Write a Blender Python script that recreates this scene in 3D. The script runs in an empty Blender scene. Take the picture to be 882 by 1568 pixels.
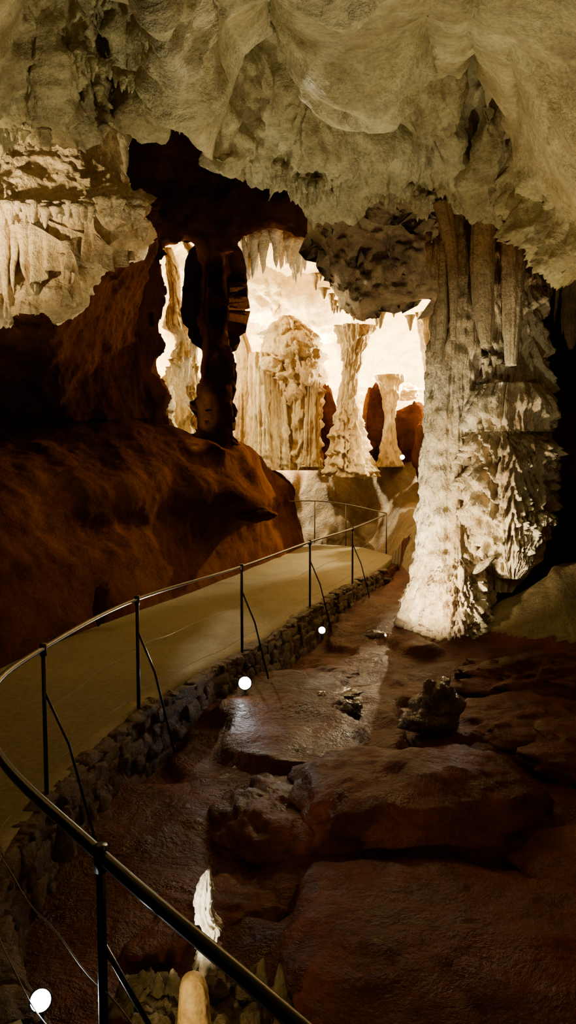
import bpy, math, random
import numpy as np
from mathutils import Vector
random.seed(3); np.random.seed(3)
F=1132.0; CX=441.0; CY=784.0; PITCH=math.atan(78/1132.0); CZ=2.19
cp,sp=math.cos(PITCH),math.sin(PITCH)
def W(px,py,d):
    """world point on the sight line of a reference pixel (882x1568 frame) at world depth y=d"""
    a=(px-CX)/F; b=(CY-py)/F
    dy=cp+b*sp; dz=b*cp-sp
    t=d/dy
    return (a*t, d, CZ+dz*t)
def Wn(px,py,d):
    a=(px-CX)/F; b=(CY-py)/F
    dy=cp+b*sp; dz=b*cp-sp
    t=d/dy
    return np.stack([a*t, d+0*t, CZ+dz*t],-1)
# ---------- numpy noise
def _h(x,y,z,s):
    n=(x*374761393+y*668265263+z*2147483647+s*974634777)&0xffffffff
    n=((n^(n>>13))*1274126177)&0xffffffff
    n=((n^(n>>16))*2246822519)&0xffffffff
    return ((n^(n>>15))&0xffffff)/float(0xffffff)*2-1
def vn(P,s=0):
    P=np.asarray(P,float); i=np.floor(P).astype(np.int64); f=P-i; u=f*f*f*(f*(f*6-15)+10)
    r=0
    for a in (0,1):
        for b in (0,1):
            for c in (0,1):
                w=(u[...,0] if a else 1-u[...,0])*(u[...,1] if b else 1-u[...,1])*(u[...,2] if c else 1-u[...,2])
                r=r+w*_h(i[...,0]+a,i[...,1]+b,i[...,2]+c,s)
    return r
def fbm(P,o=4,s=0,g=0.5):
    P=np.asarray(P,float); a=1;r=0;t=0
    for k in range(o):
        r=r+a*vn(P*(2.03**k)+k*7.3,s+k); t+=a; a*=g
    return r/t*1.6
def rid(P,o=4,s=0,g=0.5):
    P=np.asarray(P,float); a=1;r=0;t=0
    for k in range(o):
        r=r+a*(1-2*np.abs(vn(P*(2.03**k)+k*5.1,s+k))); t+=a; a*=g
    return r/t
def ss(a,b,x):
    t=np.clip((x-a)/(b-a),0,1); return t*t*(3-2*t)
def cr(C,n):
    C=np.asarray(C,float); m=len(C)
    t=np.linspace(0,m-1-1e-9,n); i=np.floor(t).astype(int); f=t-i
    g=lambda k: C[np.clip(k,0,m-1)]
    sh=(n,)+(1,)*(C.ndim-1); f=f.reshape(sh)
    p0,p1,p2,p3=g(i-1),g(i),g(i+1),g(i+2)
    return 0.5*((2*p1)+(-p0+p2)*f+(2*p0-5*p1+4*p2-p3)*f**2+(-p0+3*p1-3*p2+p3)*f**3)
def net(C,nu,nv):
    A=cr(C,nu); return np.swapaxes(cr(np.swapaxes(A,0,1),nv),0,1)
def gnorm(G):
    du=np.gradient(G,axis=0); dv=np.gradient(G,axis=1)
    n=np.cross(du,dv); return n/(np.linalg.norm(n,axis=-1,keepdims=True)+1e-9)
class Acc:
    def __init__(s): s.v=[];s.f=[];s.m=[];s.n=0
    def grid(s,G,wrap=False,mi=0,mask=None,addv=True):
        nu,nv=G.shape[:2]; idx=np.arange(nu*nv).reshape(nu,nv)+(s.n if addv else 0)
        if addv: s.v.append(G.reshape(-1,3)); s.n+=nu*nv
        if wrap: idx=np.concatenate([idx,idx[:,:1]],1)
        a,b,c,d=idx[:-1,:-1],idx[1:,:-1],idx[1:,1:],idx[:-1,1:]
        q=np.stack([a,b,c,d],-1)
        q=q[mask] if mask is not None else q.reshape(-1,4)
        s.f+=q.tolist(); s.m+=[mi]*len(q)
    def tube(s,pts,r,seg=8,mi=0,sub=1):
        P=np.asarray(pts,float)
        if sub>1: P=cr(P,(len(P)-1)*sub+1)
        R=np.broadcast_to(np.asarray(r,float),(len(pts),))
        if sub>1: R=cr(R,len(P))
        T=np.gradient(P,axis=0); T/=np.linalg.norm(T,axis=1,keepdims=True)+1e-9
        up=np.array([0,0,1.0]) if abs(T[0][2])<0.9 else np.array([1.0,0,0])
        A=np.cross(T,up); A/=np.linalg.norm(A,axis=1,keepdims=True)+1e-9; B=np.cross(T,A)
        th=np.linspace(0,2*math.pi,seg,endpoint=False)
        G=P[:,None]+R[:,None,None]*(A[:,None]*np.cos(th)[None,:,None]+B[:,None]*np.sin(th)[None,:,None])
        G=np.concatenate([P[:1,None]+0*G[:1],G,P[-1:,None]+0*G[:1]],0)
        s.grid(G,True,mi)
    def blob(s,c,size,rot=0,amp=0.15,sc=1.5,n=48,seed=0,pw=1.0,mi=0,tilt=0):
        th=np.linspace(0,math.pi,n//2+1); ph=np.linspace(0,2*math.pi,n,endpoint=False)
        T,Ph=np.meshgrid(th,ph,indexing='ij')
        sg=lambda x:np.sign(x)*np.abs(x)**pw
        U=np.stack([np.sin(T)*sg(np.cos(Ph)),np.sin(T)*sg(np.sin(Ph)),sg(np.cos(T))],-1)
        k=1+amp*fbm(U*sc+seed*3.7,4,seed)+amp*.5*rid(U*sc*1.7+seed,3,seed+9)
        G=U*k[...,None]*np.array(size)
        ct,st=math.cos(tilt),math.sin(tilt); G=np.stack([G[...,0]*ct+G[...,2]*st,G[...,1],-G[...,0]*st+G[...,2]*ct],-1)
        c0,s0=math.cos(rot),math.sin(rot)
        G=np.stack([G[...,0]*c0-G[...,1]*s0,G[...,0]*s0+G[...,1]*c0,G[...,2]],-1)+np.array(c)
        s.grid(G,True,mi)
    def shaft(s,prof,d,flute=0.1,terr=0.0,tf=2.0,rough=0.05,seed=0,dr=0.9,seg=120,dz=0.035,mi=0,fk=4.0,tw=0.05):
        prof=np.array(prof,float)
        top=W(0,prof[0][0],d)[2]; bot=W(0,prof[-1][0],d)[2]
        n=max(8,int(abs(top-bot)/dz)); t=np.linspace(0,len(prof)-1,n)
        Q=cr(prof,n); py,L,R=Q[:,0],Q[:,1],Q[:,2]
        c=Wn((L+R)/2,py,np.full(n,float(d))); r=(R-L)/2*d/F
        th=np.linspace(0,2*math.pi,seg,endpoint=False)
        Z=c[:,2][:,None]+0*th[None]; rr=r[:,None]
        C,S=np.cos(th)[None]+0*Z,np.sin(th)[None]+0*Z
        q=np.stack([C*fk*.8,S*fk*.8,Z*0.35],-1)
        fl=rid(q+seed*11,3,seed)
        wv=Z+0.3*vn(np.stack([C*2,S*2,Z*.8],-1),seed+4)+tw*rid(np.stack([C*9,S*9,Z*.2],-1),2,seed+5)
        fr=(wv*tf)%1.0; tt=(1-fr)**1.5*ss(0,.12,fr)   # overhanging lips
        am=0.5+0.5*vn(np.stack([C*1.5,S*1.5,Z*1.3],-1),seed+6)
        rf=fbm(np.stack([C*rr*5,S*rr*5,Z*5],-1),5,seed+7,.6)
        sz=np.minimum(rr*1.0,.6)
        rad=rr+flute*sz*(fl-.3)+terr*sz*(tt*(0.4+am)-.3)+rough*sz*rf
        G=np.stack([c[:,0][:,None]+rad*C,d+rad*S*dr,Z],-1)
        G=np.concatenate([c[:1,None]+0*G[:1],G,c[-1:,None]+0*G[:1]],0)
        s.grid(G,True,mi)
    def stal(s,p,L,r,up=False,seg=10,mi=0):
        n=9; t=np.linspace(0,1,n)
        sg=1 if up else -1
        z=p[2]+sg*L*t - sg*0.12*L*(t==0)
        rr=r*(1-t)**.75*(1+.25*np.random.rand(n))+0.12*r*(t<.95); rr[0]*=1.5
        pts=np.stack([p[0]+.04*L*np.cumsum(np.random.randn(n))*.3,p[1]+0*t,z],-1)
        s.tube(pts,rr,seg,mi)
    def obj(s,name,mats,smooth=True,parent=None):
        me=bpy.data.meshes.new(name); me.from_pydata(np.concatenate(s.v).tolist(),[],s.f)
        for m in mats: me.materials.append(m)
        me.polygons.foreach_set('material_index',s.m)
        me.polygons.foreach_set('use_smooth',[smooth]*len(s.f)); me.update()
        o=bpy.data.objects.new(name,me); bpy.context.scene.collection.objects.link(o)
        if parent: o.parent=parent
        return o
# ---------- materials
def rock(name,c1,c2,c3,scale=.8,bump=.5,rough=(.45,.85),fine=22,vs=5,spec=.3,streak=0,bd=.05,stain=None):
    m=bpy.data.materials.new(name); m.use_nodes=True; nt=m.node_tree; N=nt.nodes; Lk=nt.links
    b=N['Principled BSDF']
    tc=N.new('ShaderNodeTexCoord'); mp=N.new('ShaderNodeMapping'); Lk.new(tc.outputs['Object'],mp.inputs[0])
    if streak: mp.inputs['Scale'].default_value=(1,1,streak)
    def noise(sc,det,ro=.6,dist=0):
        n=N.new('ShaderNodeTexNoise'); n.inputs['Scale'].default_value=sc; n.inputs['Detail'].default_value=det
        n.inputs['Roughness'].default_value=ro; n.inputs['Distortion'].default_value=dist
        Lk.new(mp.outputs[0],n.inputs['Vector']); return n.outputs['Fac']
    def ramp(src,stops):
        r=N.new('ShaderNodeValToRGB'); e=r.color_ramp.elements
        while len(e)<len(stops): e.new(.5)
        for i,(p,c) in enumerate(stops): e[i].position=p; e[i].color=(*c,1)
        Lk.new(src,r.inputs[0]); return r.outputs[0]
    n1=noise(scale,4,.6,.4); n2=noise(fine,2,.7); n3=noise(scale*4.3,5,.7,.5)
    def mix(f,a,bb,mode='MIX'):
        x=N.new('ShaderNodeMix'); x.data_type='RGBA'; x.blend_type=mode; x.inputs[0].default_value=f
        Lk.new(a,x.inputs[6]); Lk.new(bb,x.inputs[7]); return x.outputs[2]
    col=mix(.5,ramp(n1,[(.32,c3),(.47,c1),(.64,c2)]),ramp(n3,[(.35,c3),(.55,c1),(.72,c2)]))
    col=mix(.8,col,ramp(n2,[(.3,(.6,.6,.6)),(.58,(1,1,1))]),'MULTIPLY')
    if stain:   # mineral stain increasing along an axis: (axis, from, to, colour)
        sx=N.new('ShaderNodeSeparateXYZ'); Lk.new(tc.outputs['Object'],sx.inputs[0])
        mr=N.new('ShaderNodeMapRange'); mr.inputs['From Min'].default_value=stain[1]; mr.inputs['From Max'].default_value=stain[2]
        Lk.new(sx.outputs[stain[0]],mr.inputs[0])
        x=N.new('ShaderNodeMix'); x.data_type='RGBA'; x.blend_type='MULTIPLY'; Lk.new(mr.outputs[0],x.inputs[0])
        Lk.new(col,x.inputs[6]); x.inputs[7].default_value=(*stain[3],1); col=x.outputs[2]
    Lk.new(col,b.inputs['Base Color'])
    rr=N.new('ShaderNodeMapRange'); rr.inputs['From Min'].default_value=.35; rr.inputs['From Max'].default_value=.65
    rr.inputs['To Min'].default_value=rough[0]; rr.inputs['To Max'].default_value=rough[1]
    Lk.new(n3,rr.inputs[0]); Lk.new(rr.outputs[0],b.inputs['Roughness'])
    b.inputs['Specular IOR Level'].default_value=spec
    v=N.new('ShaderNodeTexVoronoi'); v.inputs['Scale'].default_value=vs
    Lk.new(mp.outputs[0],v.inputs['Vector'])
    def mth(op,a,bv):
        x=N.new('ShaderNodeMath'); x.operation=op; Lk.new(a,x.inputs[0])
        if isinstance(bv,(int,float)): x.inputs[1].default_value=bv
        else: Lk.new(bv,x.inputs[1])
        return x.outputs[0]
    h=mth('ADD',mth('MULTIPLY',noise(scale*3.3,7,.72,.3),1.4),mth('MULTIPLY',v.outputs['Distance'],-.2))
    h=mth('ADD',h,mth('MULTIPLY',n2,.16))
    bp=N.new('ShaderNodeBump'); bp.inputs['Strength'].default_value=bump; bp.inputs['Distance'].default_value=bd*3
    Lk.new(h,bp.inputs['Height']); Lk.new(bp.outputs[0],b.inputs['Normal'])
    return m
def plain(name,c,r=.5,metal=0,em=None,es=0):
    m=bpy.data.materials.new(name); m.use_nodes=True; b=m.node_tree.nodes['Principled BSDF']
    b.inputs['Base Color'].default_value=(*c,1); b.inputs['Roughness'].default_value=r; b.inputs['Metallic'].default_value=metal
    if em: b.inputs['Emission Color'].default_value=(*em,1); b.inputs['Emission Strength'].default_value=es
    else:
        nt=m.node_tree; n=nt.nodes.new('ShaderNodeTexNoise'); n.inputs['Scale'].default_value=30
        q=nt.nodes.new('ShaderNodeBump'); q.inputs['Strength'].default_value=.15; q.inputs['Distance'].default_value=.01
        nt.links.new(n.outputs['Fac'],q.inputs['Height']); nt.links.new(q.outputs[0],b.inputs['Normal'])
    return m
M_ceil=rock('ceiling_limestone',(.47,.4,.2),(.74,.67,.44),(.17,.105,.04),.7,.6,vs=4,fine=26,stain=(0,1.5,4.0,(1,.76,.48)))
M_left=rock('cream_calcite',(.75,.58,.31),(.88,.77,.51),(.34,.19,.07),.7,.8,vs=7)
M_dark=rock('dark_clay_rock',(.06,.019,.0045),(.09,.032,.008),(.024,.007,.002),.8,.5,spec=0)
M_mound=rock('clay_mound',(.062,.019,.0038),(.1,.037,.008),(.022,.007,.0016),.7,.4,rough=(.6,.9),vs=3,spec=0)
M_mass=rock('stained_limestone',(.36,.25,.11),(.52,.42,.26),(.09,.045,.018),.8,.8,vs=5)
M_cham=rock('chamber_calcite',(.82,.66,.35),(.9,.81,.54),(.5,.3,.11),.5,.6,vs=3)
M_flow=rock('flowstone',(.66,.48,.21),(.85,.73,.44),(.28,.14,.04),.9,.7,streak=.35,vs=6,fine=30)
M_col=rock('column_calcite',(.62,.5,.3),(.85,.78,.6),(.24,.135,.05),.8,.7,streak=.6,vs=8,fine=30,stain=(2,3.7,4.9,(.5,.33,.16)))
M_floor=rock('wet_clay_floor',(.085,.018,.0035),(.13,.036,.007),(.03,.007,.0016),.7,.6,rough=(.22,.6),vs=2.2,spec=.07)
M_bank=rock('chamber_floor_clay',(.15,.088,.024),(.23,.15,.05),(.05,.026,.007),.7,.7,vs=3)
M_bould=rock('clay_coated_boulder',(.1,.023,.0045),(.15,.042,.009),(.035,.009,.002),.9,.5,rough=(.3,.6),vs=2,spec=.07)
M_olive=rock('olive_boulder',(.15,.1,.032),(.24,.17,.065),(.06,.035,.01),.9,.7,vs=4)
M_path=rock('concrete_path',(.155,.12,.05),(.185,.145,.062),(.13,.1,.042),.5,.1,rough=(.55,.75),vs=3,spec=.2)
M_stone=rock('rubble_stone',(.13,.07,.028),(.2,.125,.055),(.05,.022,.009),2.5,.8,vs=9)
M_stal=rock('pale_stalagmite',(.8,.7,.5),(.92,.86,.7),(.5,.38,.24),3,.5,vs=16,bd=.02)
M_stalo=rock('amber_stalagmite',(.75,.48,.16),(.85,.62,.28),(.5,.26,.07),3,.3,vs=16,bd=.01)
M_moss=rock('crusted_rock',(.24,.17,.06),(.4,.31,.13),(.06,.03,.01),3,.9,vs=14,bd=.03)
M_rail=plain('dark_steel',(.03,.025,.02),.3,.8)
M_wire=plain('galvanised_steel',(.1,.07,.03),.5,.5)
M_house=plain('lamp_housing',(.05,.05,.05),.4,.5)
M_lens=plain('lamp_lens',(1,1,1),.2,0,(.92,.96,1),60)
M_lensw=plain('warm_lamp_lens',(1,1,1),.2,0,(1,.9,.65),40)
# ---------- ceiling
pxs=[-700,-300,0,80,160,300,400,470,600,700,790,882,1100,1400]
bpy_=[ 300, 230,190,190,130,165,232,285,278,295,300,405,640,900]
bd=  [   6,   7, 8.3,8.4,8.7, 9,9.2, 9.4,9.9,10.3,9.2,7, 5.4,4.2]
rows=[]
rows.append([((p-441)/1132*4.5,-4,3.6+ (0 if abs(p-441)<700 else -1.5)) for p in pxs])
rows.append([((p-441)/1132*5,-1,4.3-(0 if abs(p-441)<700 else 1.5)) for p in pxs])
rows.append([((p-441)/1132*5,2.0,4.7-(0 if abs(p-441)<700 else 1.5)) for p in pxs])
f2=lambda k:[W(p,b*k+(1-k)*(-90),(1-k)*(3.9)+k*d) for p,b,d in zip(pxs,bpy_,bd)]
rows+= [f2(0.0),f2(.35),f2(.7),f2(1.0)]
rows.append([W(p,b-45,d+.7) for p,b,d in zip(pxs,bpy_,bd)])
rows.append([W(p,b-170,d+1.4) for p,b,d in zip(pxs,bpy_,bd)])
rows.append([W(p,-150,14.5) for p,b,d in zip(pxs,bpy_,bd)])
G=net(np.array(rows),560,620)
def proj(G):
    y=G[...,1]; z=G[...,2]-CZ; dd=y*cp-z*sp; dd=np.where(dd<.3,.3,dd); h=y*sp+z*cp
    return CX+F*G[...,0]/dd, CY-F*h/dd
px,py=proj(G); front=(G[...,1]>2)
def gs(cx,cy,rx,ry,rot=0):
    c,s=math.cos(rot),math.sin(rot); a=(px-cx)*c+(py-cy)*s; b=-(px-cx)*s+(py-cy)*c
    return np.exp(-(a/rx)**2-(b/ry)**2)*front
dz=np.zeros(px.shape)
dz-=1.05*gs(318,80,26,170,-.45)      # smooth pale rib
dz+=1.2*gs(425,95,38,85,-.15)       # hollow right of rib
dz+=1.3*gs(95,70,75,48,.15)         # hollow left
dz+=.5*gs(195,60,40,40,.5)
dz-=.5*gs(235,115,50,40,.3)
dz-=.4*gs(560,90,75,65,0)
dz+=.3*gs(640,60,30,60,.4)
dz+=.6*gs(490,170,50,22,.3)
dz+=.8*gs(725,110,12,170,0)
dz+=.6*gs(610,215,70,16,.25)
dz-=.3*gs(650,180,45,40,0)
dz-=.5*gs(845,200,60,130,-.4)
dz+=.6*gs(775,220,22,80,-.3)
dz+=.35*gs(800,110,12,40,-.1)
dz-=.3*gs(135,150,30,45,0)
G[...,2]+=dz*.9
n=gnorm(G)
lip=np.exp(-((py-np.interp(px,pxs,bpy_))/50)**2)*front
crust=ss(-.05,.55,fbm(G*.9,3,91))
D=.2*fbm(G*.5,3,1)+.13*rid(G*.9,3,3)*(.4+1.0*lip)+.1*fbm(G*2.6,4,5)*(.2+1.2*crust+1.6*lip)+.09*rid(G*4.0,4,8)*(.05+crust+1.8*lip)
G=G+n*D[...,None]
a=Acc(); a.grid(G); a.obj('ceiling',[M_ceil])
a=Acc()
def fringe(path,d,n,L,r,mi=0,spread=.3):
    P=np.array(path,float)
    for i in range(n):
        t=random.random()*(len(P)-1); k=min(int(t),len(P)-2); q=P[k]+(P[k+1]-P[k])*(t-k)
        dd=d+random.uniform(-spread,spread)
        p=W(q[0]+random.uniform(-4,4),q[1]+random.uniform(-8,6),dd)
        l=L*random.uniform(.3,1)**1.5+.03
        a.stal(p,l,r*random.uniform(.6,1.3)*(0.5+.5*l/L),mi=mi)
fringe([(100,110),(160,130),(230,150),(300,170)],8.7,50,.28,.05)
fringe([(345,190),(400,232),(470,285),(520,275)],9.2,110,.3,.045)
fringe([(520,240),(600,280),(660,310)],9.7,40,.3,.05)
fringe([(90,70),(160,100),(220,130)],7.2,30,.16,.035)
fringe([(100,95),(150,120),(160,190)],8.2,50,.3,.06)
fringe([(0,195),(70,205)],8.2,20,.1,.03)
a.stal(W(190,215,9.2),.42,.05); a.stal(W(373,230,9.1),.2,.06)
a.obj('ceiling_stalactites',[M_ceil])
# ---------- partition wall with openings
def poly_sd(PX,PY,poly):
    poly=np.array(poly,float); inside=np.zeros(PX.shape,bool); dist=np.full(PX.shape,1e9); gx=np.zeros(PX.shape); gy=np.zeros(PX.shape)
    m=len(poly)
    for i in range(m):
        x1,y1=poly[i]; x2,y2=poly[(i+1)%m]
        c=((y1>PY)!=(y2>PY)); xi=(x2-x1)*(PY-y1)/(y2-y1+1e-12)+x1
        inside^=(c&(PX<xi))
        t=np.clip(((PX-x1)*(x2-x1)+(PY-y1)*(y2-y1))/((x2-x1)**2+(y2-y1)**2+1e-12),0,1)
        qx,qy=x1+t*(x2-x1),y1+t*(y2-y1); dd=np.hypot(PX-qx,PY-qy)
        u=dd<dist; dist=np.where(u,dd,dist); gx=np.where(u,qx,gx); gy=np.where(u,qy,gy)
    return np.where(inside,-dist,dist),gx,gy
def smooth_poly(p,k=6):
    p=np.array(p+p[:1],float); return cr(p,len(p)*k)[:-1].tolist()
main=[(357,690),(356,620),(360,560),(350,505),(350,430),(360,382),(392,352),(432,346),(466,366),(486,392),(496,420),(512,448),(529,472),(560,486),(600,470),(640,466),(662,482),(668,600),(668,750),(668,1090),(300,1090),(240,900),(250,760),(300,708),(345,706)]
win=[(247,402),(256,378),(281,374),(300,386),(308,430),(303,470),(308,530),(304,600),(306,655),(285,668),(255,655),(262,600),(240,560),(258,530),(247,500),(256,455)]
gap=[(327,414),(335,418),(340,470),(338,492),(332,500),(327,470)]
st=3.5
PX,PY=np.meshgrid(np.arange(-520,1300,st),np.arange(-260,1100,st),indexing='ij')
sd=np.full(PX.shape,1e9); gx=PX*0; gy=PY*0
jx=PX+4*vn(np.stack([PX/18,PY/18,PX*0],-1),3)+1.5*vn(np.stack([PX/8,PY/8,PX*0],-1),5); jy=PY+4*vn(np.stack([PX/18,PY/18,PX*0+9],-1),4)
for pl in (main,win,gap):
    s_,x_,y_=poly_sd(jx,jy,smooth_poly(pl,3)); u=s_<sd; sd=np.where(u,s_,sd); gx=np.where(u,x_-jx+PX,gx); gy=np.where(u,y_-jy+PY,gy)
sn=np.abs(sd)<st*.62
PX2=np.where(sn,gx,PX); PY2=np.where(sn,gy,PY)
dep=13.6+0*PX
dep+=np.interp(PX,[-520,-100,100,230,330,420,560,670,760,900,1300],[-4,-1.0,-.5,.7,1.2,.4,-.2,-.6,-.6,-.6,-3.5])
dep+=-1.2*ss(420,250,PY)*ss(430,520,PX)
dep+=.55*np.exp(-np.clip(sd,0,400)/14.)
Gp=Wn(PX2,PY2,dep)
dr_=rid(np.stack([Gp[...,0]*2.2,Gp[...,1]*.7,Gp[...,2]*.3],-1),3,21)*.13*ss(260,420,PY)
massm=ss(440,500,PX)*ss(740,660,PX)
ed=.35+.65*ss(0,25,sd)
Dp=.35*fbm(Gp*.7,3,11)+.14*rid(Gp*1.5,4,13)*(.7+1.6*massm)*ed+.05*fbm(Gp*5,3,15)*(1+2*massm)*ed
Gp[...,1]-= (Dp+dr_)
keep=((sd[:-1,:-1]+sd[1:,:-1]+sd[1:,1:]+sd[:-1,1:])/4>0)
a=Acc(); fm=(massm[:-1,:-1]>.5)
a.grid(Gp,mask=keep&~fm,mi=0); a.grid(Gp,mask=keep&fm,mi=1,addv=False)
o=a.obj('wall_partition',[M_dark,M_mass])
md=o.modifiers.new('thickness','SOLIDIFY'); md.thickness=.55; md.offset=-1
if o.data.polygons[0].normal.y>0: md.offset=1
# ---------- left lit flowstone wall
def R(vals): return [W(*v) for v in vals]
C=[
 R([(-500,20,9.5),(-150,60,10),(0,90,10.0),(60,100,10.0),(110,120,10.0),(150,130,10.3),(175,140,11.5),(200,130,13)]),
 R([(-500,160,9),(-150,170,9.3),(0,185,9.6),(60,200,9.7),(115,215,9.7),(150,220,10.1),(172,225,11.2),(190,230,13)]),
 R([(-500,270,8.4),(-150,270,8.8),(0,270,9.4),(60,275,9.4),(120,280,9.4),(155,275,9.8),(180,285,10.6),(200,290,13)]),
 R([(-500,330,8.4),(-150,330,8.8),(0,322,9.2),(60,318,9.2),(130,312,9.2),(190,305,9.4),(218,312,10.2),(230,320,13)]),
 R([(-500,350,8.8),(-150,350,9.1),(0,338,9.6),(60,336,9.6),(130,345,9.5),(185,345,9.7),(222,345,10.6),(232,350,13)]),
 R([(-500,420,8.8),(-150,420,9.1),(0,410,9.7),(60,415,9.9),(110,410,9.9),(160,385,10.2),(205,385,11.4),(225,400,13)]),
 R([(-500,490,8.5),(-150,490,8.8),(0,478,9.3),(50,480,9.4),(95,465,9.7),(130,440,10.6),(170,440,12),(215,450,13.2)]),
 R([(-500,520,9.2),(-150,520,9.6),(0,495,10.1),(50,500,10.4),(90,500,10.7),(130,500,11.8),(170,500,12.7),(210,500,13.4)]),
 R([(-500,700,9.8),(-150,680,11),(0,640,12.1),(50,640,12.4),(100,640,12.7),(140,640,13),(180,640,13.4),(230,640,14)]),
]
G=net(np.array(C),320,320); n=gnorm(G); px,py=proj(G)
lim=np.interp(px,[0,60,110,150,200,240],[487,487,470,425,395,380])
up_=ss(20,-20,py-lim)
dr_=rid(np.stack([G[...,0]*3.2,G[...,1]*1.2,G[...,2]*.35],-1),3,31)*.17*ss(325,350,py)*(.25+.75*up_)
fz=np.exp(-((py-318)/22)**2)
D=.16*fbm(G*1.1,4,32)+(.07*rid(G*2.6,4,33)+.03*fbm(G*8,3,34))*(.3+.7*up_)+dr_+fz*.12*rid(G*5,3,35)
sgn=-1 if n[100,100,1]>0 else 1
G=G+n*(sgn*D)[...,None]
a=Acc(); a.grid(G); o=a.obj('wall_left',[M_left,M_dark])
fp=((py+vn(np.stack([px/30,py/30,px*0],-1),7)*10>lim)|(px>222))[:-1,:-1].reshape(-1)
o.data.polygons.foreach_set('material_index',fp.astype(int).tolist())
a=Acc()
fringe([(0,318),(60,318),(130,315),(190,312),(215,318)],9.1,130,.22,.05,spread=.12)
fringe([(200,315),(222,345)],9.8,14,.25,.05,spread=.3)
def curtain(pts,d,h1,th=.03,amp=.08,seed=0):
    P=cr(np.array([W(p[0],p[1],d) for p in pts]),90)
    t=np.linspace(0,1,90); hh=cr(np.array([[h] for h in h1]),90)[:,0]
    s_=np.linspace(0,1,30)
    G=P[:,None]+0*s_[None,:,None]
    G=G.copy(); G[...,2]-=hh[:,None]*s_[None]
    w=np.sin(t*38+seed)[:,None]*amp*s_[None]; G[...,1]+=w; G[...,0]+=.4*w
    G2=G.copy(); G2[...,1]+=th
    a.grid(G); a.grid(G2)
curtain([(38,338),(70,355),(110,385),(118,425),(95,440)],9.25,[.9,.5,.25,.3,.25])
curtain([(118,300),(135,345),(165,375),(205,385)],9.25,[.1,.25,.3,.1],amp=.05)
curtain([(60,332),(105,350),(150,365)],9.4,[.2,.35,.3],seed=2)
for x,y0,y1,r in [(8,345,470,.07),(22,340,450,.05),(34,345,430,.07),(-15,340,470,.1),(-50,350,480,.1),(98,395,430,.04),(105,380,450,.05)]:
    p=W(x,y0,9.3); q=W(x,y1,9.3); a.stal(p,p[2]-q[2],r)
a.obj('drapery_curtains',[M_left])
# ---------- main column
a=Acc()
dC=10.6
a.shaft([(255,630,800),(310,672,775),(400,680,742),(500,664,738),(600,654,735),(700,648,735),(780,643,738),(850,636,742),(910,622,748),(965,610,753),(1010,600,760)],dC,.16,.08,.8,.16,1,.9,220,tw=.1,fk=5)
a.shaft([(245,690,870),(300,705,828),(360,722,806),(450,720,822),(520,725,830),(600,718,835),(660,706,838),(720,706,838),(780,706,834),(830,715,826),(868,735,812),(905,755,785)],dC+.15,.22,.34,2.1,.16,2,1.0,240,fk=6.5,tw=.1)
a.shaft([(300,728,765),(360,722,757),(430,722,756),(490,728,756),(530,738,752)],dC-.75,.18,0,1,.05,4,1,60)
a.shaft([(310,664,690),(380,682,700),(440,688,702),(520,690,698)],dC-.55,.2,0,1,.05,5,1,40)
a.shaft([(320,765,800),(400,768,800),(480,770,798),(560,775,790)],dC-.75,.3,.15,3,.05,6,1,60)
a.shaft([(330,672,688),(420,672,686),(500,668,684),(560,664,676)],dC-.35,.3,0,1,.1,7,1,40)
a.shaft([(655,725,800),(690,712,838),(730,710,838),(780,712,836),(820,730,826),(860,745,812),(885,770,795)],dC-.3,.28,.45,3.2,.22,8,.9,260,fk=6,tw=.16,dz=.025)
a.shaft([(590,730,830),(615,718,838),(640,716,838),(662,722,838)],dC-.28,.35,.3,1.5,.1,9,.95,200,fk=9,dz=.025)
a.shaft([(855,690,712),(880,668,735),(920,655,745),(965,640,752),(1000,635,755)],dC-.35,.2,.35,5,.3,10,.9,160,fk=6,tw=.16,dz=.02)
for (x0,x1,y,l,d) in [(722,838,598,.4,.22),(715,835,655,.35,.15),(740,838,560,.3,.4),(715,838,700,.25,.1),(725,800,655,.4,.2)]:
    for i in range(int((x1-x0)/3.5)):
        x=x0+random.random()*(x1-x0); k=math.sqrt(max(0.05,1-((x-777)/64)**2))
        p=W(x,y+random.uniform(-12,8),dC+d-(.6*k+.2)); a.stal(p,l*random.uniform(.4,1),random.uniform(.02,.04))
for i in range(14):
    x=random.uniform(655,700); p=W(x,370+random.uniform(-12,12),dC-.35); a.stal(p,.7*random.uniform(.4,1),random.uniform(.02,.04))
a.blob(W(735,868,9.95),(.22,.06,.05),0,.2,2,24,3,tilt=-.6)
a.blob(W(706,885,9.85),(.05,.05,.17),0,.25,2,24,4)
a.obj('limestone_column',[M_col])
a=Acc()
fringe([(845,430),(885,420),(940,420)],12.2,26,.9,.06,spread=.5)
a.shaft([(420,868,890),(480,864,884),(520,868,880),(535,872,876)],12.1,.3,.2,3,.2,77,1,50)
a.obj('side_stalactites',[M_mass])
# ---------- chamber dome
cx0=1.0
U,V=np.meshgrid(np.linspace(-.35,math.pi+.35,360),np.linspace(0,1,260),indexing='ij')
rr=np.sqrt(np.clip(1-np.clip((V-.45)/.55,0,1)**2.2,0,1)); zz=-.5+10.2*np.where(V<.45,V*1.15,.5175+(1-.5175)*np.sin((V-.45)/.55*math.pi/2))
G=np.stack([cx0+8*np.cos(U)*rr,18.2+8.5*np.sin(U)*rr,zz],-1)
cen=np.array([cx0,19,3]); n=G-cen; n/=np.linalg.norm(n,axis=-1,keepdims=True)
D=1.0*fbm(G*.35,4,41)+.4*rid(G*.7,4,42)+.3*rid(np.stack([G[...,0]*1.4,G[...,1]*1.4,G[...,2]*.25],-1),3,43)+.08*fbm(G*3,3,44)
G=G-n*D[...,None]
a=Acc(); a.grid(G); a.obj('wall_back_chamber',[M_cham])
a=Acc()
S=a.shaft
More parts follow.
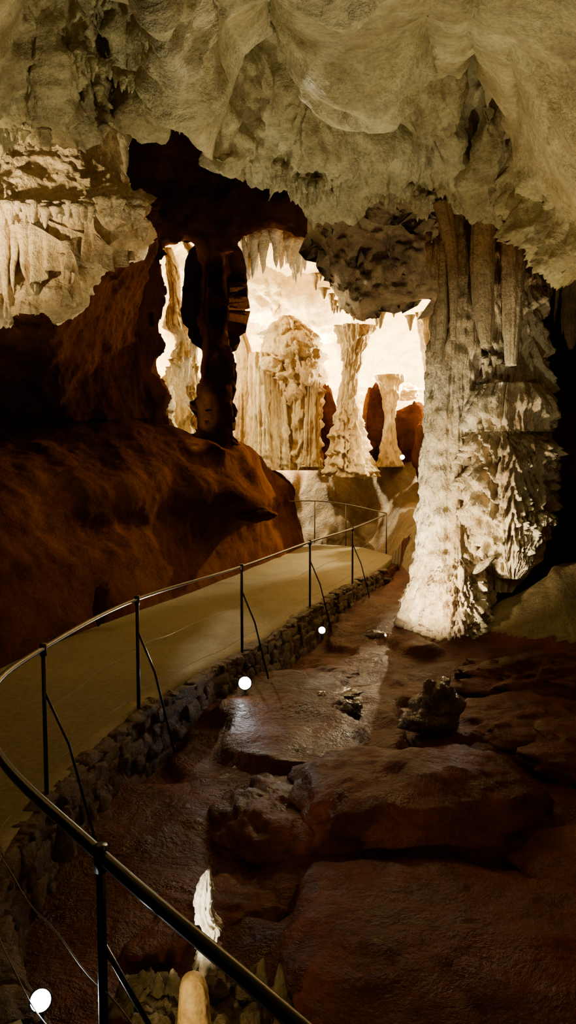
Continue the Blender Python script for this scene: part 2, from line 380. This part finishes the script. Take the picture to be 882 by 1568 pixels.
S([(500,352,372),(545,360,386),(620,358,388),(690,352,392),(720,350,396)],20.3,.3,.08,1,.14,11,1,80)
S([(540,384,408),(560,380,412),(620,382,416),(690,380,422),(720,378,425)],19.9,.35,.1,1,.14,12,1,80)
S([(552,402,436),(600,404,440),(650,402,446),(690,398,452),(720,395,455)],20.1,.35,.1,1,.14,13,1,90)
S([(484,430,448),(505,414,474),(540,406,490),(575,420,492),(620,440,490),(690,440,488),(720,436,492)],20.3,.36,.35,1.6,.25,14,1,140)
S([(540,468,488),(600,466,486),(690,462,488),(715,460,490)],19.9,.35,.1,1,.14,15,1,60)
S([(500,515,570),(535,524,556),(560,526,550),(600,521,544),(640,514,552),(675,508,562),(710,500,570),(730,495,575)],19.6,.3,.3,2.2,.2,16,1,110)
S([(575,575,618),(600,585,612),(640,588,606),(680,584,610),(715,578,618)],20.5,.3,.2,2,.16,17,1,70)
S([(480,640,700),(560,650,690),(650,655,690),(740,650,700)],19,.25,.1,2,.1,18,1,60)
a.blob(W(448,535,20.0),(.62,.5,.5),0,.2,2.0,90,61); a.blob(W(470,570,19.9),(.35,.4,.4),0,.2,2.0,70,62); a.blob(W(415,560,19.9),(.4,.35,.28),0,.2,2.0,70,63)
fringe([(480,410),(520,470),(600,480),(650,480)],17.2,20,.35,.07,spread=.5)
a.obj('flowstone_columns',[M_flow])
a=Acc(); fringe([(372,374),(395,354),(430,354),(470,380)],15.6,60,.85,.1,spread=.35)
a.obj('arch_icicle_stalactites',[M_cham])
a=Acc()
a.blob(W(478,475,22.6),(1.15,1.0,1.0),0,.18,1.6,90,51); a.blob(W(400,455,22.8),(.9,.9,.8),.3,.25,1.8,80,52)
a.blob(W(605,600,21.2),(.62,.5,.22),0,.35,2.2,60,54)
a.obj('flowstone_bosses',[M_cham])
a=Acc(); S=a.shaft
S([(380,250,262),(420,255,275),(455,258,276),(500,252,290),(520,268,292),(550,262,298),(600,255,304),(650,258,308),(690,250,312)],16.6,.28,.3,1.6,.3,21,1,90)
S([(372,280,290),(400,290,304),(470,296,306),(560,288,300),(600,286,300)],16.3,.3,.3,3,.3,22,1,50)
S([(590,236,262),(640,225,265),(700,215,270)],15.6,.3,.3,3,.3,23,1,50)
fringe([(258,560),(300,560)],16.0,16,.6,.05,spread=.15)
a.obj('window_stalagmites',[M_cham])
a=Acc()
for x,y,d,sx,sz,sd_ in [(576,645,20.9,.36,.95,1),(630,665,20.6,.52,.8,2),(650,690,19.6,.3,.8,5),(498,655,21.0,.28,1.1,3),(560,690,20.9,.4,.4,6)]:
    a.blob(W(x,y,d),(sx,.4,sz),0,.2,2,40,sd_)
a.obj('recess_shade_blobs',[M_dark])  # dark blobs stand in for the shadowed openings between the columns
# ---------- path edges (plan)
Redge=[(1.5,-.7),(.7,.7),(.0,1.53),(-.575,2.19),(-1.2,2.98),(-1.56,3.8),(-1.58,4.7),(-1.32,6.4),(-.53,8.4),(.33,11),(1.16,13.2),(1.85,14.9)]
Ledge=[(-3.5,-2.0),(-3.4,0.2),(-3.3,1.5),(-3.3,3),(-3.2,4.2),(-3.2,5.4),(-3.1,7.2),(-2.7,9.2),(-1.7,12),(-.5,15.8),(.5,19.2),(1.9,18.6)]
Rc=cr(np.array(Redge),200); Lc=cr(np.array(Ledge),200)
cap=cr(np.array([Lc[-1],(2.45,17.6),(2.4,16),Rc[-1]]),12)
polyp=np.concatenate([Rc,cap[::-1][1:-1],Lc[::-1]])
a=Acc()
s_=np.linspace(0,1,14)[None,:,None]
G2=Rc[:,None]*(1-s_)+Lc[:,None]*s_
ext=[]
for k in range(1,10):
    t=k/9; c1=Rc[-1]*(1-t)+np.array([2.35,16.6])*t; c2=Lc[-1]*(1-t)+np.array([2.4,17.0])*t
    ext.append(c1[None]*(1-s_[0])+c2[None]*s_[0])
G2=np.concatenate([G2,np.array(ext)],0)
Z=.012*fbm(np.concatenate([G2,0*G2[...,:1]],-1)*1.2,3,50)
top=np.concatenate([G2,Z[...,None]],-1)
side=top[:,:1].copy(); side[...,2]=-.14
a.grid(np.concatenate([side,top],1)); a.obj('concrete_path',[M_path])
# ---------- floor
X,Y=np.meshgrid(np.linspace(-9,11,400),np.linspace(-4,27,560),indexing='ij')
P3=np.stack([X,Y,0*X],-1)
sdp=poly_sd(X,Y,polyp[::6].tolist())[0]
wp=P3+.35*np.stack([fbm(P3*.9,3,67),fbm(P3*.9,3,68),0*X],-1)
Z=-.5+.14*fbm(P3*.5,3,60)+.045*rid(wp*1.1,3,61)+.02*fbm(P3*4,4,62)
ter=(vn(wp*.6,64)+1)*1.6; Z+=.16*(np.floor(ter)+ss(.85,1,ter%1))/1.6
Z+=1.2*np.exp(-((X-4.1)/1.3)**2-((Y-10.2)/1.0)**2)+.5*ss(4.2,6.5,X)
Z+=ss(13.5,16.5,Y)*ss(2.0,3.2,X)*1.4
Z+=ss(19.0,22.0,Y+.5*fbm(P3*.8,3,66))*2.7+.12*rid(wp*1.5,3,69)*ss(18.5,20,Y)
Z=np.where(sdp<.25, np.where(sdp<.02,-.16,np.minimum(Z,-.3+0*Z)),Z)
a=Acc(); a.grid(np.stack([X,Y,Z],-1)); o=a.obj('floor',[M_floor,M_bank,M_olive])
mi=np.where(Y>17,1,np.where((X>2.4)&(Y>9.0)&(Z>-.1),2,0))[:-1,:-1].reshape(-1)
o.data.polygons.foreach_set('material_index',mi.tolist())
# ---------- left mound
C=[
 [(-3.6,-3,-.1),(-3.45,1.5,-.1),(-3.3,4.3,-.1),(-3.15,7.2,-.1),(-2.75,9.2,-.1),(-1.75,12,-.1),(-.95,14.4,-.1),(-.35,16.3,-.1),(.5,19.2,-.1)],
 [(-4,-3,.9),(-3.8,1.5,.9),(-3.6,4.3,.9),(-3.45,7.3,.85),(-3.1,9.4,.85),(-2.1,12.2,.7),(-1.15,14.6,.6),(-.5,16.5,.5),(.3,19.6,.5)],
 [(-4.5,-3,1.4),(-4.3,1.5,1.4),(-4.1,4.6,1.35),(-3.9,7.7,1.3),(-3.4,9.8,1.2),(-2.3,12.4,1.15),(-1.3,14.2,1.15),(-.65,16.0,1.0),(.2,19.8,.9)],
 [(-6,-3,1.8),(-5.8,1.5,1.9),(-5.4,6,1.9),(-4.9,9,1.95),W(130,735,11.2),W(270,740,12.8),W(345,755,13.6),W(400,772,14.8),(.1,20.3,1.5)],
 [(-8,-3,2.3),(-7.8,2,2.4),(-7,8,2.5),W(-40,680,11.5),W(110,680,12.3),W(240,690,13.1),W(320,705,13.8),W(375,725,14.9),(-.4,20.8,2)],
 [(-10,-3,3),(-10,3,3),(-9,9,3),W(-60,620,12.5),W(80,630,13.3),W(220,645,14),W(305,660,14.3),W(358,678,15.2),(-1,21.5,2.5)],
 [(-11,-3,3.5),(-11,5,3.5),(-10,11,3.5),(-7,15,3.4),(-5,16,3.3),(-4,16.5,3.0),(-3,17.5,2.8),(-2.5,19,2.7),(-2,22,2.7)],
]
G=net(np.array(C,float),260,460); n=gnorm(G)
if n[120,200,2]<0: n=-n
D=.17*fbm(G*.7,3,70)+.05*rid(G*1.1,3,71)+.02*fbm(G*4,3,72)
w_=ss(0,.25,np.linspace(0,1,260))[:,None]*.75+.25
G=G+n*(D*w_)[...,None]
a=Acc(); a.grid(G); a.blob(W(385,785,14.6),(.32,.7,.15),.6,.25,2,40,3)
a.blob(W(155,925,9.6),(.1,.1,.26),0,.2,2,30,4,tilt=.15)
a.obj('ground_clay_mound',[M_mound])
def shell(name,fn,mat,seed):
    U,V=np.meshgrid(np.linspace(0,1,120),np.linspace(0,1,80),indexing='ij'); G=fn(U,V)
    G=G+gnorm(G)*(.5*fbm(G*.5,4,seed)+.12*rid(G*1.5,3,seed+1))[...,None]
    a=Acc(); a.grid(G); a.obj(name,[mat])
shell('wall_right',lambda u,v:np.stack([6.2-1.2*np.sin(v*3.1)+1.5*u,-4+18.5*u,-1.2+8.5*v],-1),M_dark,80)
shell('wall_front',lambda u,v:np.stack([-9+17*u,-3.6+0*u,-1.2+6*v],-1),M_dark,82)
shell('wall_left_far',lambda u,v:np.stack([-6.5-1.2*u,-4+14.5*u,1.+6*v],-1),M_dark,84)
# ---------- boulders
a=Acc()
B=[((.98,5.6,-.55),(.95,.75,.4),.1,.12,1),((1.15,3.85,-.7),(1.25,.95,.38),-.1,.12,2),((2.5,4.6,-.62),(.9,.9,.3),.5,.15,3),
 ((-.15,5.5,-.68),(.42,.6,.3),.2,.2,4),((2.3,7.2,-.5),(1.1,.7,.24),.2,.2,5),((3.0,6.2,-.45),(.9,.7,.28),-.3,.2,6),
 ((3.1,8.4,-.35),(1.0,.6,.24),.1,.25,7),((.4,7.7,-.62),(.7,.5,.17),.3,.25,8),((-.5,4.2,-.72),(.6,.55,.25),.6,.2,9),((.7,9.0,-.6),(.8,.5,.18),.1,.3,10),
 ((3.8,5,-.3),(.8,.8,.5),.3,.2,11),((1.2,2.6,-.75),(.9,.6,.3),.3,.15,12),((1.6,6.7,-.55),(.5,.4,.2),.1,.2,13),((.1,6.6,-.65),(.45,.4,.17),.9,.2,14)]
for c,sz,r,am,sd_ in B: a.blob(c,sz,r,am,2.0,90,sd_,pw=.65)
a.obj('boulders',[M_bould])
a=Acc(); a.blob(W(668,1080,6.9),(.2,.2,.26),0,.35,2,48,5,tilt=.3); a.blob(W(655,1102,6.8),(.26,.2,.1),0,.35,2,40,6)
a.blob(W(575,972,9.2),(.13,.08,.05),0,.3,2,24,7); a.blob(W(505,1068,7.6),(.3,.25,.06),0,.4,3,40,8); a.blob(W(530,1085,7.3),(.14,.12,.08),0,.4,3,30,9)
a.obj('wet_rock_stump',[rock('wet_pale_stone',(.22,.13,.065),(.38,.28,.18),(.08,.04,.016),2,.9,rough=(.06,.25),vs=8,spec=.6)])
# foreground stalagmites
a=Acc()
a.shaft([(1332,316,322),(1345,306,326),(1365,300,328),(1390,297,327),(1408,296,340),(1420,306,348),(1432,310,342),(1450,300,342),(1480,298,350),(1520,285,370)],3.6,.3,.35,11,.4,31,1,60,dz=.006)
a.obj('stalagmite',[M_stal])
a=Acc()
a.shaft([(1491,290,300),(1497,280,311),(1510,274,318),(1530,272,321),(1560,270,324),(1620,266,330),(1680,262,336)],3.1,.05,.06,10,.06,32,1,60,dz=.008)
a.obj('stalagmite.001',[M_stalo])
a=Acc()
for i,(x,y,d,sz) in enumerate([(225,1520,3.5,.13),(190,1560,3.4,.12),(360,1530,3.5,.17),(400,1560,3.4,.15),(240,1580,3.2,.14),(335,1505,3.9,.14),(480,1580,3.4,.12),(270,1600,3.3,.2),(350,1610,3.2,.22)]):
    a.blob(W(x,y+12,d),(sz,sz,sz*.9),i,.4,2.6,44,i+20)
for i in range(14): 
    p=W(random.uniform(180,440),random.uniform(1500,1560),3.4); a.stal(p,random.uniform(.05,.14),.03,up=True)
a.obj('crusted_rocks',[M_moss])
a=Acc()
a.shaft([(1235,98,106),(1250,90,112),(1275,86,114),(1310,80,118)],4.3,.1,.1,9,.15,33,1,40,dz=.01); a.obj('stalagmite.002',[M_moss])
# ---------- rubble retaining kerb
a=Acc()
seg=np.linalg.norm(np.diff(Rc,axis=0),axis=1); cum=np.concatenate([[0],np.cumsum(seg)])
for row,(z0,h) in enumerate([(-.05,.075),(-.14,.11),(-.26,.13),(-.39,.15),(-.54,.18)]):
    s0=random.random()*.1
    while s0<cum[-1]:
        l=random.uniform(.1,.34); m=s0+l/2
        x=np.interp(m,cum,Rc[:,0]); y=np.interp(m,cum,Rc[:,1]); x2=np.interp(m+.05,cum,Rc[:,0]); y2=np.interp(m+.05,cum,Rc[:,1])
        an=math.atan2(y2-y,x2-x); nx,ny=math.sin(an),-math.cos(an)
        off=.0+.02*row+random.uniform(-.02,.02)
        a.blob((x+nx*off,y+ny*off,z0+random.uniform(-.02,.015)),(l*.6,.08,h*.66),an+random.uniform(-.1,.1),.3,2,16,random.randint(0,99),pw=.4)
        s0+=l
a.obj('rubble_stone_kerb',[M_stone])
# ---------- railing
a=Acc()
H=.985
hr=[(1.35,-.4),(.7,.7),(.0,1.53),(-.575,2.19),(-1.2,2.98),(-1.56,3.8),(-1.58,4.7),(-1.32,6.4),(-.53,8.4),(.33,11),(1.16,13.2),(2.2,16.6)]
a.tube([(x,y,H) for x,y in hr],[.02]*6+[.017,.014,.014,.016,.018,.02],10,sub=12)
for i,(x,y) in enumerate(hr[:-1]):
    if i in (0,2,4,5): continue
    a.tube([(x,y,-.3),(x,y,H+.01)],.015 if i<7 else .017,8)
    a.tube([(x,y,H-.05),(x,y,H+.03)],.023,8)
    j=min(i+1,len(hr)-1); dx,dy=hr[j][0]-hr[i-1][0],hr[j][1]-hr[i-1][1]; l=math.hypot(dx,dy); nx,ny=dy/l,-dx/l
    a.tube([(x,y,H-.28),(x+nx*.16,y+ny*.16,.35),(x+nx*.34,y+ny*.34,-.35)],.009 if i<7 else .011,6)
hc=cr(np.array(hr),150)
for z in (.15,.55): a.tube([(x,y,z+.01*math.sin(k)) for k,(x,y) in enumerate(hc)],.0025,5,mi=1)
a.obj('handrail',[M_rail,M_wire])
a=Acc()
fr=[W(438,768,19.2),W(482,767,19.3),W(530,772,19),W(592,786,18)]
a.tube(fr,.016,8,sub=6)
for p in fr: a.tube([p,(p[0],p[1],p[2]-1.1)],.015,8)
a.obj('handrail.001',[M_wire])
# ---------- lamps
def aim(o,t): o.rotation_euler=(Vector(t)-Vector(o.location)).to_track_quat('-Z','Y').to_euler()
def spot(name,loc,tgt,E,col,ang=100,blend=.8,r=.06):
    l=bpy.data.lights.new(name,'SPOT'); l.energy=E; l.color=col; l.spot_size=math.radians(ang); l.spot_blend=blend; l.shadow_soft_size=r
    o=bpy.data.objects.new(name,l); o.location=loc; bpy.context.scene.collection.objects.link(o); aim(o,tgt); return o
def point(name,loc,E,col,r=.1):
    l=bpy.data.lights.new(name,'POINT'); l.energy=E; l.color=col; l.shadow_soft_size=r
    o=bpy.data.objects.new(name,l); o.location=loc; bpy.context.scene.collection.objects.link(o); return o
def fixture(loc,tgt,r,mat):
    d=(Vector(tgt)-Vector(loc)).normalized(); p=np.array(loc); dv=np.array(d)
    a=Acc(); a.tube([p-dv*r*2.2,p-dv*r*1.8,p],[r*.5,r*1.02,r*1.15],18,0)
    a.tube([p-dv*.002,p+dv*r*.25,p+dv*r*.45],[r,r*.8,r*.3],18,1)
    a.tube([p-dv*r*1.5,p-dv*r*1.5-np.array([0,0,.12])],r*.2,8,0)
    return a.obj('spotlight',[M_house,mat])
fixture(W(375,1046,7.5),(-.25,3,1.4),.065,M_lens)
fixture(W(493,965,9.7),(.5,4,1.6),.045,M_lensw)
fixture(W(62,1532,2.75),(-.3,0,1.9),.04,M_lens)
fixture(W(616,700,19),(1.5,10,2),.06,M_lensw)
wy=(1,.83,.48); gr=(1,.88,.52)
spot('lamp_ceiling',(-1.2,7.6,.3),(-.6,6.2,6),430,gr,150,1,.1)
spot('lamp_ceiling_b',(2.3,6.2,.0),(1.8,6.6,6),380,gr,140,1,.1)
spot('lamp_ceiling_right',(3.2,3.4,0),(3.2,4.8,5),190,(1,.72,.32),130,1,.2)
spot('lamp_left_wall',(-4.4,6.6,3.4),(-4.1,9.6,6.0),1700,(1,.74,.4),74,.9,.1)
spot('lamp_column_base',(1.25,9.15,.0),(2.3,10.5,1.1),1100,(1,.82,.54),95,.9,.06)
spot('lamp_column_front',(.4,8.6,.1),(3.1,10.5,2.2),750,(1,.82,.5),60,.8,.08)
point('lamp_chamber_left',W(372,625,21.9),4700,wy)
point('lamp_chamber_right',W(705,560,21.2),7500,wy)
point('lamp_chamber_back',W(462,600,22.8),4500,wy)
point('lamp_window',W(232,470,18),1600,wy)
spot('fill_window_front',W(318,720,12.6),W(280,580,16.4),420,(1,.88,.6),26,.8,.05)  # added light, no fixture: brightens the window stalagmites from the front
spot('lamp_chamber_floor',W(616,700,18.2),(-1.0,21.0,3.6),460,(1,.78,.4),75,.9,.1)
spot('fill_icicles',W(470,640,13.2),W(425,362,15.7),340,(1,.93,.75),30,.8,.05)  # unseen spot put in to whiten the arch stalactites
spot('fill_mass',(1.2,11.5,.6),W(560,370,13),130,(1,.78,.45),80,1,.15)  # added fill from below for the rock mass above the opening
spot('fill_recess',(-1.6,11,1.6),W(250,230,12.5),60,(1,.6,.25),80,1,.3)  # weak unseen fill lifting the recess from black to brown
spot('lamp_path',(-3.0,10.5,2.9),(-1.2,10,0),50,(1,.8,.35),150,1,.5)
spot('lamp_path_far',(1.9,17.5,2.2),(.7,15.8,0),34,(1,.85,.45),80,1,.2)
spot('fill_mound_crest',(.3,14.2,2.9),W(330,755,13.5),90,(1,.78,.36),50,1,.1)  # unseen stand-in for chamber light catching the mound crest
spot('fill_bank',(-1.9,6.6,1.4),(-3.6,9.4,.7),16,(1,.6,.25),110,1,.2)  # small added fill that brings out the reddish bank
spot('fill_olive',(1.9,8.4,1.6),(3.9,10,.3),70,(1,.85,.4),70,1,.2)  # added without a fixture to brighten the olive mound at right
spot('lamp_rail',W(62,1532,2.68),(-.3,0,1.9),20,(.8,.9,1),150,1,.05)
spot('fill_stalagmite',(-.75,3.0,-.15),W(318,1385,3.6),90,(1,.92,.75),50,.8,.02)  # unseen spot placed only to light the pale stalagmite
spot('fill_stalagmite_b',(-.6,2.4,.1),W(320,1530,3.3),26,(1,.78,.42),55,.8,.02)  # second added spot, for the amber stalagmite and crusted rocks
spot('fill_floor_glint',(1.2,8.6,.9),(1.1,6.6,-.5),9,(1,.65,.35),90,1,.05)  # unseen light aimed at the floor for its wet glints
spot('lamp_glare',W(375,1040,7.3),(.3,6.9,-.6),3,(.95,.95,1),100,1,.04)
spot('fill_stump',W(720,1000,7.6),W(668,1075,6.9),18,(1,.85,.65),60,1,.05)  # small spot added to give the wet stump its gloss
spot('fill_floor_red',(2.5,2.0,3.4),(1.2,5,-.5),60,(1,.52,.22),120,1,.6)  # warm fill without a source, reddens the floor
w=bpy.data.worlds.new('cave_world'); bpy.context.scene.world=w; w.use_nodes=True
w.node_tree.nodes['Background'].inputs[0].default_value=(.6,.32,.14,1); w.node_tree.nodes['Background'].inputs[1].default_value=.02
# ---------- camera
c=bpy.data.cameras.new('camera'); c.sensor_fit='VERTICAL'; c.sensor_height=36; c.lens=36*F/1568.; c.clip_start=.05; c.clip_end=200
co=bpy.data.objects.new('camera',c); co.location=(0,0,CZ); co.rotation_euler=(math.pi/2-PITCH,0,0)
bpy.context.scene.collection.objects.link(co); bpy.context.scene.camera=co
